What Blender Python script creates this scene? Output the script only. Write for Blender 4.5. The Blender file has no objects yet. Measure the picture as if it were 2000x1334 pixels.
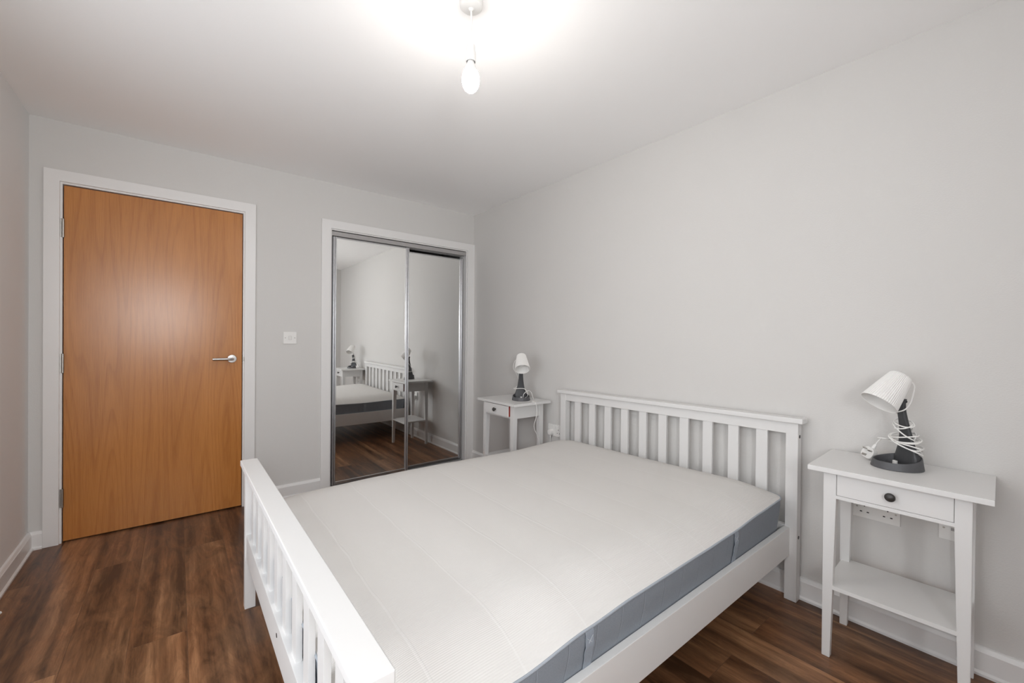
import bpy, bmesh, math, random
from mathutils import Vector, Matrix

# ------------------------------------------------------------------ camera, world, light, exposure
C = bpy.context.scene.collection
sc = bpy.context.scene
cam_d = bpy.data.cameras.new('camera')
cam_d.sensor_width = 36.0
cam_d.lens = 818.81 / 2000 * 36
cam_d.clip_start = 0.02
cam = bpy.data.objects.new('camera', cam_d)
C.objects.link(cam)
R_ = Vector((0.78189502, -0.62334572, 0.00896018))
U_ = Vector((-0.0037596, 0.00965771, 0.9999463))
F_ = Vector((0.62339878, 0.78188672, -0.00520779))
cam.matrix_world = Matrix(((R_.x, U_.x, -F_.x, -2.2120), (R_.y, U_.y, -F_.y, -3.3728),
                           (R_.z, U_.z, -F_.z, 1.1571), (0, 0, 0, 1)))
sc.camera = cam

H = 2.337        # ceiling height
XL = -2.838      # left wall
YR = -4.15       # rear wall
PEND = (-1.413, -2.125)

world = bpy.data.worlds.new('world')
sc.world = world
world.use_nodes = True
bg = world.node_tree.nodes['Background']
bg.inputs[0].default_value = (0.75, 0.85, 1.0, 1)
bg.inputs[1].default_value = 0.3

# daylight outside the two windows behind and beside the camera
WIN = (-2.68, -2.06, 1.08, 1.84)     # rear wall window: x0, x1, z0, z1
WIN2 = (-3.75, -1.25, 0.30, 1.85)    # left wall window: y0, y1, z0, z1


def daylight(name, loc, rot, w, h, radiance):
    l = bpy.data.lights.new(name, 'AREA')
    l.shape = 'RECTANGLE'
    l.size, l.size_y = w, h
    l.energy = radiance * math.pi * w * h
    l.color = (0.97, 0.985, 1.0)
    o = bpy.data.objects.new(name, l)
    C.objects.link(o)
    o.location = loc
    o.rotation_euler = rot
    return o


daylight('rear_window_daylight', ((WIN[0] + WIN[1]) / 2, YR - 0.16, (WIN[2] + WIN[3]) / 2), (math.radians(90), 0, 0),
         WIN[1] - WIN[0], WIN[3] - WIN[2], 16.0)
daylight('left_window_daylight', (XL - 0.16, (WIN2[0] + WIN2[1]) / 2, (WIN2[2] + WIN2[3]) / 2),
         (math.radians(90), 0, math.radians(-90)), WIN2[1] - WIN2[0], WIN2[3] - WIN2[2], 1.3)

BULB_EMIT = 88.0
sc.view_settings.view_transform = 'Standard'
sc.view_settings.look = 'None'
sc.view_settings.exposure = 1.03
sc.view_settings.gamma = 1
sc.view_settings.use_curve_mapping = False
sc.cycles.use_denoising = True
sc.cycles.max_bounces = 14
sc.cycles.diffuse_bounces = 8
sc.cycles.glossy_bounces = 6
sc.cycles.transmission_bounces = 6
sc.cycles.transparent_max_bounces = 8
sc.cycles.sample_clamp_indirect = 8
sc.cycles.caustics_reflective = False
sc.cycles.caustics_refractive = False

# ------------------------------------------------------------------ materials
def new_mat(name):
    m = bpy.data.materials.new(name)
    m.use_nodes = True
    nt = m.node_tree
    return m, nt, nt.nodes['Principled BSDF']


def N(nt, typ, **kw):
    n = nt.nodes.new(typ)
    for k, v in kw.items():
        if k in n.inputs:
            n.inputs[k].default_value = v
        else:
            setattr(n, k, v)
    return n


def simple(name, col, rough=0.5, metal=0.0, bump=0.0, scale=60.0, spec=0.5, mottled=0.0):
    m, nt, b = new_mat(name)
    b.inputs['Base Color'].default_value = (*col, 1)
    b.inputs['Roughness'].default_value = rough
    b.inputs['Metallic'].default_value = metal
    b.inputs['Specular IOR Level'].default_value = spec
    tc = N(nt, 'ShaderNodeTexCoord')
    if bump:
        no = N(nt, 'ShaderNodeTexNoise', Scale=scale, Detail=4.0)
        nt.links.new(tc.outputs['Object'], no.inputs['Vector'])
        bu = N(nt, 'ShaderNodeBump', Strength=bump, Distance=0.002)
        nt.links.new(no.outputs[0], bu.inputs['Height'])
        nt.links.new(bu.outputs[0], b.inputs['Normal'])
    if mottled:
        no2 = N(nt, 'ShaderNodeTexNoise', Scale=3.0, Detail=3.0)
        nt.links.new(tc.outputs['Object'], no2.inputs['Vector'])
        mx = N(nt, 'ShaderNodeMix', data_type='RGBA')
        mx.inputs[6].default_value = (*[c * (1 - mottled) for c in col], 1)
        mx.inputs[7].default_value = (*[min(1, c * (1 + mottled)) for c in col], 1)
        nt.links.new(no2.outputs[0], mx.inputs[0])
        nt.links.new(mx.outputs[2], b.inputs['Base Color'])
    return m


def srgb(r, g, b):
    f = lambda c: ((c / 255 + 0.055) / 1.055) ** 2.4 if c > 10 else c / 255 / 12.92
    return (f(r), f(g), f(b))


M = {}
M['wall'] = simple('wall_paint', (0.645, 0.632, 0.615), 0.75, bump=0.25, scale=180, spec=0.2, mottled=0.012)
M['wall_brightened'] = simple('wall_paint_brightened', (0.765, 0.765, 0.76), 0.75, bump=0.25, scale=180, spec=0.2, mottled=0.02)  # same wall paint, colour lightened and cooled to offset dim, warm bounce light
M['ceiling'] = simple('ceiling_paint', (0.93, 0.925, 0.92), 0.85, bump=0.12, scale=150, spec=0.15)
M['gloss'] = simple('white_gloss_trim', (0.78, 0.77, 0.76), 0.32, bump=0.05, scale=40)
M['furn'] = simple('white_lacquered_wood', (0.725, 0.720, 0.712), 0.38, bump=0.06, scale=90)
M['plastic'] = simple('white_plastic', (0.80, 0.79, 0.77), 0.35, bump=0.01)
M['shade'] = simple('white_lamp_shade', (0.82, 0.81, 0.79), 0.5, bump=0.01)
M['cord'] = simple('white_cord', (0.84, 0.83, 0.81), 0.4, bump=0.01)
M['globe'] = simple('frosted_bulb_glass', (0.86, 0.86, 0.85), 0.2, bump=0.01)
M['charcoal'] = simple('charcoal_plastic', (0.050, 0.051, 0.055), 0.45, bump=0.12, scale=220)
M['charcoal_rim'] = simple('charcoal_plastic_base', (0.085, 0.086, 0.092), 0.5, bump=0.15, scale=220)
M['steel'] = simple('brushed_steel', (0.62, 0.61, 0.60), 0.28, 1.0, bump=0.03, scale=200)
M['nickel'] = simple('dull_nickel', (0.45, 0.43, 0.40), 0.35, 1.0, bump=0.03, scale=200)
M['alu'] = simple('satin_aluminium', (0.60, 0.60, 0.61), 0.30, 1.0, bump=0.02, scale=200)
M['track'] = simple('grey_track', (0.40, 0.385, 0.38), 0.5, 0.2, bump=0.03)
M['dark'] = simple('dark_gap', (0.015, 0.013, 0.012), 0.8, bump=0.02)
M['knob'] = simple('dark_pewter_knob', (0.060, 0.057, 0.055), 0.40, 0.5, bump=0.05, scale=300)
M['red'] = simple('red_drawer_side', (0.30, 0.03, 0.02), 0.5, bump=0.02)
M['slot'] = simple('socket_slot', (0.01, 0.009, 0.008), 0.7, bump=0.02)
M['mirror'] = simple('mirror_glass', (0.945, 0.955, 0.945), 0.0, 1.0)
M['pine'] = simple('raw_pine', (0.52, 0.38, 0.22), 0.6, bump=0.1, scale=60)
M['brass'] = simple('brass_pin', (0.55, 0.45, 0.25), 0.3, 1.0, bump=0.01)
M['thread'] = simple('pale_thread', (0.50, 0.53, 0.56), 0.8, bump=0.02)


def bulb_material():
    m, nt, b = new_mat('glowing_bulb')
    b.inputs['Base Color'].default_value = (1, 1, 1, 1)
    b.inputs['Emission Color'].default_value = (1.0, 0.955, 0.90, 1)
    b.inputs['Emission Strength'].default_value = BULB_EMIT
    return m


M['glow'] = bulb_material()


def glass_material():
    m, nt, b = new_mat('window_glass')
    out = nt.nodes['Material Output']
    tr = N(nt, 'ShaderNodeBsdfTransparent')
    gl = N(nt, 'ShaderNodeBsdfGlossy', Roughness=0.0)
    mx = N(nt, 'ShaderNodeMixShader')
    mx.inputs[0].default_value = 0.06
    nt.links.new(tr.outputs[0], mx.inputs[1])
    nt.links.new(gl.outputs[0], mx.inputs[2])
    nt.links.new(mx.outputs[0], out.inputs['Surface'])
    return m


M['glass'] = glass_material()


def floor_material():
    m, nt, b = new_mat('walnut_laminate')
    L = nt.links.new
    geo = N(nt, 'ShaderNodeNewGeometry')
    sep = N(nt, 'ShaderNodeSeparateXYZ')
    L(geo.outputs['Position'], sep.inputs[0])
    ax = N(nt, 'ShaderNodeMath', operation='ADD')
    ax.inputs[1].default_value = 0.608 + 0.1745 * 40
    L(sep.outputs[0], ax.inputs[0])
    ay = N(nt, 'ShaderNodeMath', operation='ADD')
    ay.inputs[1].default_value = 2.58 + 2.20 * 10 + 0.10
    L(sep.outputs[1], ay.inputs[0])
    cb = N(nt, 'ShaderNodeCombineXYZ')
    L(ay.outputs[0], cb.inputs[0])
    L(ax.outputs[0], cb.inputs[1])
    br = N(nt, 'ShaderNodeTexBrick', offset=0.37, squash=1.0)
    br.inputs['Scale'].default_value = 1.0
    br.inputs['Brick Width'].default_value = 2.20
    br.inputs['Row Height'].default_value = 0.1745
    br.inputs['Mortar Size'].default_value = 0.0010
    br.inputs['Mortar Smooth'].default_value = 0.6
    br.inputs['Bias'].default_value = 0.0
    br.inputs['Color1'].default_value = (0, 0, 0, 1)
    br.inputs['Color2'].default_value = (1, 1, 1, 1)
    br.inputs['Mortar'].default_value = (0.5, 0.5, 0.5, 1)
    L(cb.outputs[0], br.inputs['Vector'])
    # every plank shifts the grain
    off = N(nt, 'ShaderNodeVectorMath', operation='MULTIPLY_ADD')
    off.inputs[1].default_value = (17.0, 9.0, 5.0)
    L(br.outputs['Color'], off.inputs[0])
    L(geo.outputs['Position'], off.inputs[2])

    def noise(sx, sy, scale, detail, rough=0.6, dist=0.0):
        mp = N(nt, 'ShaderNodeMapping')
        mp.inputs['Scale'].default_value = (sx, sy, 1)
        L(off.outputs[0], mp.inputs[0])
        n = N(nt, 'ShaderNodeTexNoise', Scale=scale, Detail=detail, Roughness=rough, Distortion=dist)
        L(mp.outputs[0], n.inputs['Vector'])
        return n
    big = noise(1.0, 0.040, 14.0, 4.0, 0.55, 0.25)      # broad dark and light bands along the plank
    mid = noise(1.0, 0.24, 17.0, 7.0, 0.68, 1.6)      # smoky figure
    fine = noise(1.0, 0.045, 190.0, 5.0, 0.7, 0.2)    # pores
    wob = noise(1.0, 0.5, 5.0, 3.0, 0.5, 1.0)
    r1 = N(nt, 'ShaderNodeValToRGB')
    r1.color_ramp.elements[0].position = 0.28
    r1.color_ramp.elements[0].color = (0.062, 0.028, 0.0135, 1)
    r1.color_ramp.elements[1].position = 0.72
    r1.color_ramp.elements[1].color = (0.430, 0.225, 0.112, 1)
    e = r1.color_ramp.elements.new(0.50)
    e.color = (0.205, 0.098, 0.047, 1)
    m1 = N(nt, 'ShaderNodeMath', operation='MULTIPLY_ADD')
    m1.inputs[1].default_value = 0.95
    L(big.outputs[0], m1.inputs[0])
    m2 = N(nt, 'ShaderNodeMath', operation='MULTIPLY_ADD')
    m2.inputs[1].default_value = 0.58
    m2.inputs[2].default_value = -0.325
    L(mid.outputs[0], m2.inputs[0])
    L(m2.outputs[0], m1.inputs[2])
    m3 = N(nt, 'ShaderNodeMath', operation='MULTIPLY_ADD')
    m3.inputs[1].default_value = 0.24
    L(fine.outputs[0], m3.inputs[0])
    L(m1.outputs[0], m3.inputs[2])
    m4 = N(nt, 'ShaderNodeMath', operation='MULTIPLY_ADD')
    m4.inputs[1].default_value = 0.15
    L(br.outputs['Color'], m4.inputs[0])
    L(m3.outputs[0], m4.inputs[2])
    m5 = N(nt, 'ShaderNodeMath', operation='SUBTRACT')
    m5.inputs[1].default_value = 0.180
    L(m4.outputs[0], m5.inputs[0])
    L(m5.outputs[0], r1.inputs[0])
    hue = N(nt, 'ShaderNodeMix', data_type='RGBA', blend_type='MULTIPLY')
    hr = N(nt, 'ShaderNodeValToRGB')
    hr.color_ramp.elements[0].position = 0.35
    hr.color_ramp.elements[0].color = (1.0, 0.92, 0.86, 1)
    hr.color_ramp.elements[1].position = 0.65
    hr.color_ramp.elements[1].color = (0.96, 1.0, 1.02, 1)
    L(wob.outputs[0], hr.inputs[0])
    hue.inputs[0].default_value = 1.0
    L(r1.outputs[0], hue.inputs[6])
    L(hr.outputs[0], hue.inputs[7])
    seam = N(nt, 'ShaderNodeMix', data_type='RGBA')
    seam.inputs[7].default_value = (0.035, 0.018, 0.010, 1)
    sf = N(nt, 'ShaderNodeMath', operation='MULTIPLY')
    sf.inputs[1].default_value = 0.55
    L(br.outputs['Fac'], sf.inputs[0])
    L(sf.outputs[0], seam.inputs[0])
    L(hue.outputs[2], seam.inputs[6])
    L(seam.outputs[2], b.inputs['Base Color'])
    b.inputs['Roughness'].default_value = 0.36
    rr = N(nt, 'ShaderNodeMath', operation='MULTIPLY_ADD')
    rr.inputs[1].default_value = 0.16
    rr.inputs[2].default_value = 0.26
    L(mid.outputs[0], rr.inputs[0])
    L(rr.outputs[0], b.inputs['Roughness'])
    b.inputs['Specular IOR Level'].default_value = 0.4
    bu = N(nt, 'ShaderNodeBump', Strength=0.12, Distance=0.001)
    L(fine.outputs[0], bu.inputs['Height'])
    bu2 = N(nt, 'ShaderNodeBump', Strength=0.4, Distance=0.001, invert=True)
    L(br.outputs['Fac'], bu2.inputs['Height'])
    L(bu.outputs[0], bu2.inputs['Normal'])
    L(bu2.outputs[0], b.inputs['Normal'])
    return m


M['floor'] = floor_material()


def oak_material():
    m, nt, b = new_mat('oak_veneer')
    L = nt.links.new
    geo = N(nt, 'ShaderNodeNewGeometry')
    mp = N(nt, 'ShaderNodeMapping')
    mp.inputs['Scale'].default_value = (5.6, 1.0, 0.40)
    L(geo.outputs['Position'], mp.inputs[0])
    no = N(nt, 'ShaderNodeTexNoise', Scale=1.15, Detail=1.5, Roughness=0.4, Distortion=0.25)
    L(mp.outputs[0], no.inputs['Vector'])
    mul = N(nt, 'ShaderNodeMath', operation='MULTIPLY')
    mul.inputs[1].default_value = 14.0
    L(no.outputs[0], mul.inputs[0])
    fr = N(nt, 'ShaderNodeMath', operation='FRACT')
    L(mul.outputs[0], fr.inputs[0])
    ring = N(nt, 'ShaderNodeValToRGB')
    ring.color_ramp.elements[0].position = 0.0
    ring.color_ramp.elements[0].color = (0.15, 0.15, 0.15, 1)
    ring.color_ramp.elements[1].position = 0.45
    ring.color_ramp.elements[1].color = (0.85, 0.85, 0.85, 1)
    e = ring.color_ramp.elements.new(0.9)
    e.color = (0.75, 0.75, 0.75, 1)
    e = ring.color_ramp.elements.new(1.0)
    e.color = (0.15, 0.15, 0.15, 1)
    L(fr.outputs[0], ring.inputs[0])
    mp2 = N(nt, 'ShaderNodeMapping')
    mp2.inputs['Scale'].default_value = (1.0, 1.0, 0.02)
    L(geo.outputs['Position'], mp2.inputs[0])
    fine = N(nt, 'ShaderNodeTexNoise', Scale=420.0, Detail=4.0, Roughness=0.7)
    L(mp2.outputs[0], fine.inputs['Vector'])
    mp3 = N(nt, 'ShaderNodeMapping')
    mp3.inputs['Scale'].default_value = (1.0, 1.0, 0.10)
    L(geo.outputs['Position'], mp3.inputs[0])
    band = N(nt, 'ShaderNodeTexNoise', Scale=11.0, Detail=3.0, Roughness=0.5)
    L(mp3.outputs[0], band.inputs['Vector'])
    a = N(nt, 'ShaderNodeMath', operation='MULTIPLY_ADD')
    a.inputs[1].default_value = 0.17
    L(ring.outputs[0], a.inputs[0])
    f2 = N(nt, 'ShaderNodeMath', operation='MULTIPLY_ADD')
    f2.inputs[1].default_value = 0.55
    f2.inputs[2].default_value = -0.02
    L(fine.outputs[0], f2.inputs[0])
    L(f2.outputs[0], a.inputs[2])
    a2 = N(nt, 'ShaderNodeMath', operation='MULTIPLY_ADD')
    a2.inputs[1].default_value = 0.30
    L(band.outputs[0], a2.inputs[0])
    L(a.outputs[0], a2.inputs[2])
    cr = N(nt, 'ShaderNodeValToRGB')
    cr.color_ramp.elements[0].position = 0.22
    cr.color_ramp.elements[0].color = (0.310, 0.105, 0.021, 1)
    cr.color_ramp.elements[1].position = 0.78
    cr.color_ramp.elements[1].color = (0.600, 0.252, 0.066, 1)
    L(a2.outputs[0], cr.inputs[0])
    L(cr.outputs[0], b.inputs['Base Color'])
    b.inputs['Roughness'].default_value = 0.27
    b.inputs['Specular IOR Level'].default_value = 0.5
    bu = N(nt, 'ShaderNodeBump', Strength=0.10, Distance=0.001)
    L(fine.outputs[0], bu.inputs['Height'])
    L(bu.outputs[0], b.inputs['Normal'])
    return m


M['oak'] = oak_material()


def mattress_top_material():
    m, nt, b = new_mat('white_ribbed_ticking')
    L = nt.links.new
    geo = N(nt, 'ShaderNodeNewGeometry')
    sep = N(nt, 'ShaderNodeSeparateXYZ')
    L(geo.outputs['Position'], sep.inputs[0])
    # fine ribs running along the length
    s = N(nt, 'ShaderNodeMath', operation='MULTIPLY')
    s.inputs[1].default_value = 2 * math.pi / 0.0048
    L(sep.outputs[1], s.inputs[0])
    sn = N(nt, 'ShaderNodeMath', operation='SINE')
    L(s.outputs[0], sn.inputs[0])
    # wobble on the cross seams
    no = N(nt, 'ShaderNodeTexNoise', Scale=5.0, Detail=2.0)
    L(geo.outputs['Position'], no.inputs['Vector'])
    w = N(nt, 'ShaderNodeMath', operation='MULTIPLY_ADD')
    w.inputs[1].default_value = 0.022
    L(no.outputs[0], w.inputs[0])
    L(sep.outputs[0], w.inputs[2])
    w2 = N(nt, 'ShaderNodeMath', operation='ADD')
    w2.inputs[1].default_value = 0.1 + 4.0 - 0.011
    L(w.outputs[0], w2.inputs[0])
    pp = N(nt, 'ShaderNodeMath', operation='PINGPONG')
    pp.inputs[1].default_value = 0.1
    L(w2.outputs[0], pp.inputs[0])
    ramp = N(nt, 'ShaderNodeMapRange')
    ramp.inputs['From Min'].default_value = 0.0960
    ramp.inputs['From Max'].default_value = 0.0985
    L(pp.outputs[0], ramp.inputs['Value'])
    mx = N(nt, 'ShaderNodeMix', data_type='RGBA')
    mx.inputs[6].default_value = (0.655, 0.638, 0.617, 1)
    mx.inputs[7].default_value = (0.682, 0.667, 0.648, 1)
    L(ramp.outputs[0], mx.inputs[0])
    L(mx.outputs[2], b.inputs['Base Color'])
    b.inputs['Roughness'].default_value = 0.85
    b.inputs['Specular IOR Level'].default_value = 0.15
    b1 = N(nt, 'ShaderNodeBump', Strength=0.35, Distance=0.0008)
    L(sn.outputs[0], b1.inputs['Height'])
    b2 = N(nt, 'ShaderNodeBump', Strength=0.35, Distance=0.0010)
    L(ramp.outputs[0], b2.inputs['Height'])
    L(b1.outputs[0], b2.inputs['Normal'])
    L(b2.outputs[0], b.inputs['Normal'])
    return m


def mattress_side_material():
    m, nt, b = new_mat('blue_grey_border_fabric')
    L = nt.links.new
    geo = N(nt, 'ShaderNodeNewGeometry')
    sep = N(nt, 'ShaderNodeSeparateXYZ')
    L(geo.outputs['Position'], sep.inputs[0])
    ad = N(nt, 'ShaderNodeMath', operation='ADD')
    L(sep.outputs[0], ad.inputs[0])
    L(sep.outputs[1], ad.inputs[1])
    ad2 = N(nt, 'ShaderNodeMath', operation='ADD')
    ad2.inputs[1].default_value = 10.02
    L(ad.outputs[0], ad2.inputs[0])
    pp = N(nt, 'ShaderNodeMath', operation='PINGPONG')
    pp.inputs[1].default_value = 0.0525
    L(ad2.outputs[0], pp.inputs[0])
    ramp = N(nt, 'ShaderNodeMapRange')
    ramp.inputs['From Min'].default_value = 0.0
    ramp.inputs['From Max'].default_value = 0.003
    ramp.inputs['To Min'].default_value = 1.0
    ramp.inputs['To Max'].default_value = 0.0
    L(pp.outputs[0], ramp.inputs['Value'])
    no = N(nt, 'ShaderNodeTexNoise', Scale=420.0, Detail=3.0)
    L(geo.outputs['Position'], no.inputs['Vector'])
    mx0 = N(nt, 'ShaderNodeMix', data_type='RGBA')
    mx0.inputs[6].default_value = (0.190, 0.213, 0.245, 1)
    mx0.inputs[7].default_value = (0.300, 0.328, 0.362, 1)
    L(no.outputs[0], mx0.inputs[0])
    mx = N(nt, 'ShaderNodeMix', data_type='RGBA')
    L(mx0.outputs[2], mx.inputs[6])
    mx.inputs[7].default_value = (0.26, 0.29, 0.33, 1)
    h = N(nt, 'ShaderNodeMath', operation='MULTIPLY')
    h.inputs[1].default_value = 0.35
    L(ramp.outputs[0], h.inputs[0])
    L(h.outputs[0], mx.inputs[0])
    L(mx.outputs[2], b.inputs['Base Color'])
    b.inputs['Roughness'].default_value = 0.8
    b.inputs['Specular IOR Level'].default_value = 0.2
    bu = N(nt, 'ShaderNodeBump', Strength=0.5, Distance=0.002, invert=True)
    L(ramp.outputs[0], bu.inputs['Height'])
    L(bu.outputs[0], b.inputs['Normal'])
    return m


M['ticking'] = mattress_top_material()
M['border'] = mattress_side_material()
M['webbing'] = simple('blue_grey_webbing', (0.290, 0.325, 0.372), 0.7, bump=0.4, scale=300, spec=0.2)
M['piping'] = simple('pale_grey_piping', (0.34, 0.37, 0.41), 0.7, bump=0.3, scale=300, spec=0.2)

# ------------------------------------------------------------------ mesh helpers
def bx(bm, x0, x1, y0, y1, z0, z1, bev=0.0, seg=2):
    """axis-aligned box, optionally with rounded edges"""
    x0, x1 = sorted((x0, x1)); y0, y1 = sorted((y0, y1)); z0, z1 = sorted((z0, z1))
    vs = [bm.verts.new((x, y, z)) for x in (x0, x1) for y in (y0, y1) for z in (z0, z1)]
    idx = [(0, 1, 3, 2), (4, 6, 7, 5), (0, 4, 5, 1), (2, 3, 7, 6), (0, 2, 6, 4), (1, 5, 7, 3)]
    fs = [bm.faces.new([vs[i] for i in f]) for f in idx]
    if bev:
        es = list({e for f in fs for e in f.edges})
        bmesh.ops.bevel(bm, geom=es, offset=bev, segments=seg, affect='EDGES', profile=0.6)
    return fs


def obj(name, bm, mat, parent=None, smooth=True, loc=None):
    bmesh.ops.recalc_face_normals(bm, faces=bm.faces)
    me = bpy.data.meshes.new(name)
    bm.to_mesh(me)
    bm.free()
    me.materials.append(M[mat] if isinstance(mat, str) else mat)
    if smooth:
        for p in me.polygons:
            p.use_smooth = True
        try:
            me.set_sharp_from_angle(angle=math.radians(38))
        except Exception:
            pass
    o = bpy.data.objects.new(name, me)
    C.objects.link(o)
    if smooth and len(me.polygons) < 3000:
        wn = o.modifiers.new('weighted_normals', 'WEIGHTED_NORMAL')
        wn.keep_sharp = True
    if parent is not None:
        o.parent = parent
    if loc:
        o.location = loc
    return o


def B():
    return bmesh.new()


def box_obj(name, dims, mat, parent=None, bev=0.0, seg=2):
    bm = B()
    bx(bm, *dims, bev=bev, seg=seg)
    return obj(name, bm, mat, parent)


def thing(name, label, cat, loc=(0, 0, 0), rotz=0.0, group=None):
    o = bpy.data.objects.new(name, None)
    C.objects.link(o)
    o.location = loc
    o.rotation_euler = (0, 0, rotz)
    o.empty_display_size = 0.1
    o['label'] = label
    o['category'] = cat
    if group:
        o['group'] = group
    return o


def tag(o, label, cat, group=None):
    o['label'] = label
    o['category'] = cat
    if group:
        o['group'] = group
    return o


def struct(o, label=None, cat=None):
    o['kind'] = 'structure'
    if label:
        o['label'] = label
    if cat:
        o['category'] = cat
    return o


def loft(bm, rings, closed=True, cap0=True, cap1=True):
    """rings: list of equal-length lists of points"""
    vr = [[bm.verts.new(p) for p in r] for r in rings]
    n = len(vr[0])
    for a, b in zip(vr, vr[1:]):
        for i in range(n if closed else n - 1):
            j = (i + 1) % n
            bm.faces.new((a[i], a[j], b[j], b[i]))
    if cap0:
        bm.faces.new(list(reversed(vr[0])))
    if cap1:
        bm.faces.new(vr[-1])
    return vr


def lathe(bm, prof, center=(0, 0, 0), axis='Z', seg=32, cap0=True, cap1=True):
    """prof: [(r, h)]"""
    rings = []
    for r, h in prof:
        ring = []
        for i in range(seg):
            a = 2 * math.pi * i / seg
            u, v = max(r, 1e-5) * math.cos(a), max(r, 1e-5) * math.sin(a)
            if axis == 'Z':
                p = (u, v, h)
            elif axis == 'Y':
                p = (u, h, v)
            else:
                p = (h, u, v)
            ring.append((p[0] + center[0], p[1] + center[1], p[2] + center[2]))
        rings.append(ring)
    loft(bm, rings, cap0=cap0, cap1=cap1)


def catmull(pts, n=8):
    P = [Vector(p) for p in pts]
    P = [P[0] * 2 - P[1]] + P + [P[-1] * 2 - P[-2]]
    out = []
    for i in range(1, len(P) - 2):
        for k in range(n):
            t = k / n
            p0, p1, p2, p3 = P[i - 1:i + 3]
            out.append(0.5 * ((2 * p1) + (-p0 + p2) * t + (2 * p0 - 5 * p1 + 4 * p2 - p3) * t * t
                              + (-p0 + 3 * p1 - 3 * p2 + p3) * t ** 3))
    out.append(P[-2])
    return out


def tube(bm, pts, r, seg=8, smooth=8):
    path = catmull(pts, smooth) if smooth else [Vector(p) for p in pts]
    rings = []
    nrm = None
    for i, p in enumerate(path):
        t = (path[min(i + 1, len(path) - 1)] - path[max(i - 1, 0)]).normalized()
        if nrm is None:
            nrm = t.orthogonal().normalized()
        else:
            nrm = (nrm - t * nrm.dot(t))
            nrm = nrm.normalized() if nrm.length > 1e-6 else t.orthogonal().normalized()
        bn = t.cross(nrm)
        rings.append([p + (nrm * math.cos(2 * math.pi * k / seg) + bn * math.sin(2 * math.pi * k / seg)) * r
                      for k in range(seg)])
    loft(bm, rings)


# ------------------------------------------------------------------ room shell
def wall_with_holes(name, mat, x0, x1, y0, y1, holes):
    """wall running along x with rectangular holes (hx0, hx1, hz0, hz1)"""
    bm = B()
    xs = x0
    for hx0, hx1, hz0, hz1 in sorted(holes):
        bx(bm, xs, hx0, y0, y1, 0, H)
        if hz0 > 0:
            bx(bm, hx0, hx1, y0, y1, 0, hz0)
        bx(bm, hx0, hx1, y0, y1, hz1, H)
        xs = hx1
    bx(bm, xs, x1, y0, y1, 0, H)
    return bm


box = box_obj('floor', (XL - 0.12, 0.12, YR - 0.3, 0.75, -0.1, 0.0), 'floor'); struct(box)
box = box_obj('ceiling', (XL - 0.12, 0.12, YR - 0.12, 0.75, H, H + 0.1), 'ceiling'); struct(box)
box = box_obj('wall_right', (0, 0.12, YR - 0.12, 0.75, 0, H), 'wall'); struct(box)
bm = B()
bx(bm, XL - 0.12, XL, YR - 0.12, WIN2[0], 0, H)
bx(bm, XL - 0.12, XL, WIN2[1], 0.75, 0, H)
bx(bm, XL - 0.12, XL, WIN2[0], WIN2[1], 0, WIN2[2])
bx(bm, XL - 0.12, XL, WIN2[0], WIN2[1], WIN2[3], H)
struct(obj('wall_left', bm, 'wall_brightened', smooth=False))
DOOR = (-2.745, -1.834, 0, 2.026)
WARD = (-1.325, -0.055, 0, 2.012)
bm = wall_with_holes('wall_back', 'wall', XL, 0, 0, 0.12, [DOOR, WARD])
bx(bm, XL, 0, 0.62, 0.74, 0, H)                 # back of the wardrobe recess and the hall wall beyond the door
bx(bm, -1.70, -1.45, 0.12, 0.62, 0, H)
struct(obj('wall_back', bm, 'wall', smooth=False))
bm = wall_with_holes('wall_rear', 'wall', XL, 0, YR - 0.12, YR, [WIN])
struct(obj('wall_rear', bm, 'wall', smooth=False))


def skirting(bm, p0, p1, nrm):
    """profiled skirting board from p0 to p1 (xy), nrm points into the room"""
    prof = [(0, 0), (0.024, 0), (0.024, 0.009), (0.0165, 0.016), (0.0165, 0.080), (0.013, 0.083),
            (0.010, 0.093), (0.006, 0.096), (0, 0.096)]
    rings = [[(p[0] + nrm[0] * d, p[1] + nrm[1] * d, z) for d, z in prof] for p in (p0, p1)]
    loft(bm, rings)


bm = B(); skirting(bm, (0, -0.0), (0, YR), (-1, 0)); struct(obj('baseboard_right', bm, 'gloss'))
bm = B(); skirting(bm, (XL, 0), (XL, YR), (1, 0)); struct(obj('baseboard_left', bm, 'gloss'))
bm = B()
skirting(bm, (XL, 0), (-2.783, 0), (0, -1))
skirting(bm, (-1.795, 0), (-1.369, 0), (0, -1))
struct(obj('baseboard_back', bm, 'gloss'))
bm = B(); skirting(bm, (XL, YR), (0, YR), (0, 1)); struct(obj('baseboard_rear', bm, 'gloss'))


def architrave(name, ox0, ox1, oz, ix0, ix1, iz, lx0, lx1, lz, depth):
    """flat architrave round an opening with a lining set back from its inner edge"""
    bm = B()
    bx(bm, ox0, ix0, -0.018, 0, 0, oz, bev=0.002)
    bx(bm, ix1, ox1, -0.018, 0, 0, oz, bev=0.002)
    bx(bm, ix0 - 0.001, ix1 + 0.001, -0.018, 0, iz, oz, bev=0.002)
    # lining
    bx(bm, ix0 - 0.030, lx0, -0.004, depth, 0, lz + 0.03, bev=0.0015)
    bx(bm, lx1, ix1 + 0.030, -0.004, depth, 0, lz + 0.03, bev=0.0015)
    bx(bm, lx0 - 0.001, lx1 + 0.001, -0.004, depth, lz, lz + 0.03, bev=0.0015)
    return struct(obj(name, bm, 'gloss'))


architrave('trim_1', -2.783, -1.795, 2.066, -2.722, -1.857, 2.005, -2.7125, -1.8665, 1.9945, 0.12)
architrave('trim_2', -1.369, -0.0005, 2.053, -1.303, -0.078, 1.990, -1.2935, -0.085, 1.981, 0.12)

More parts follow.
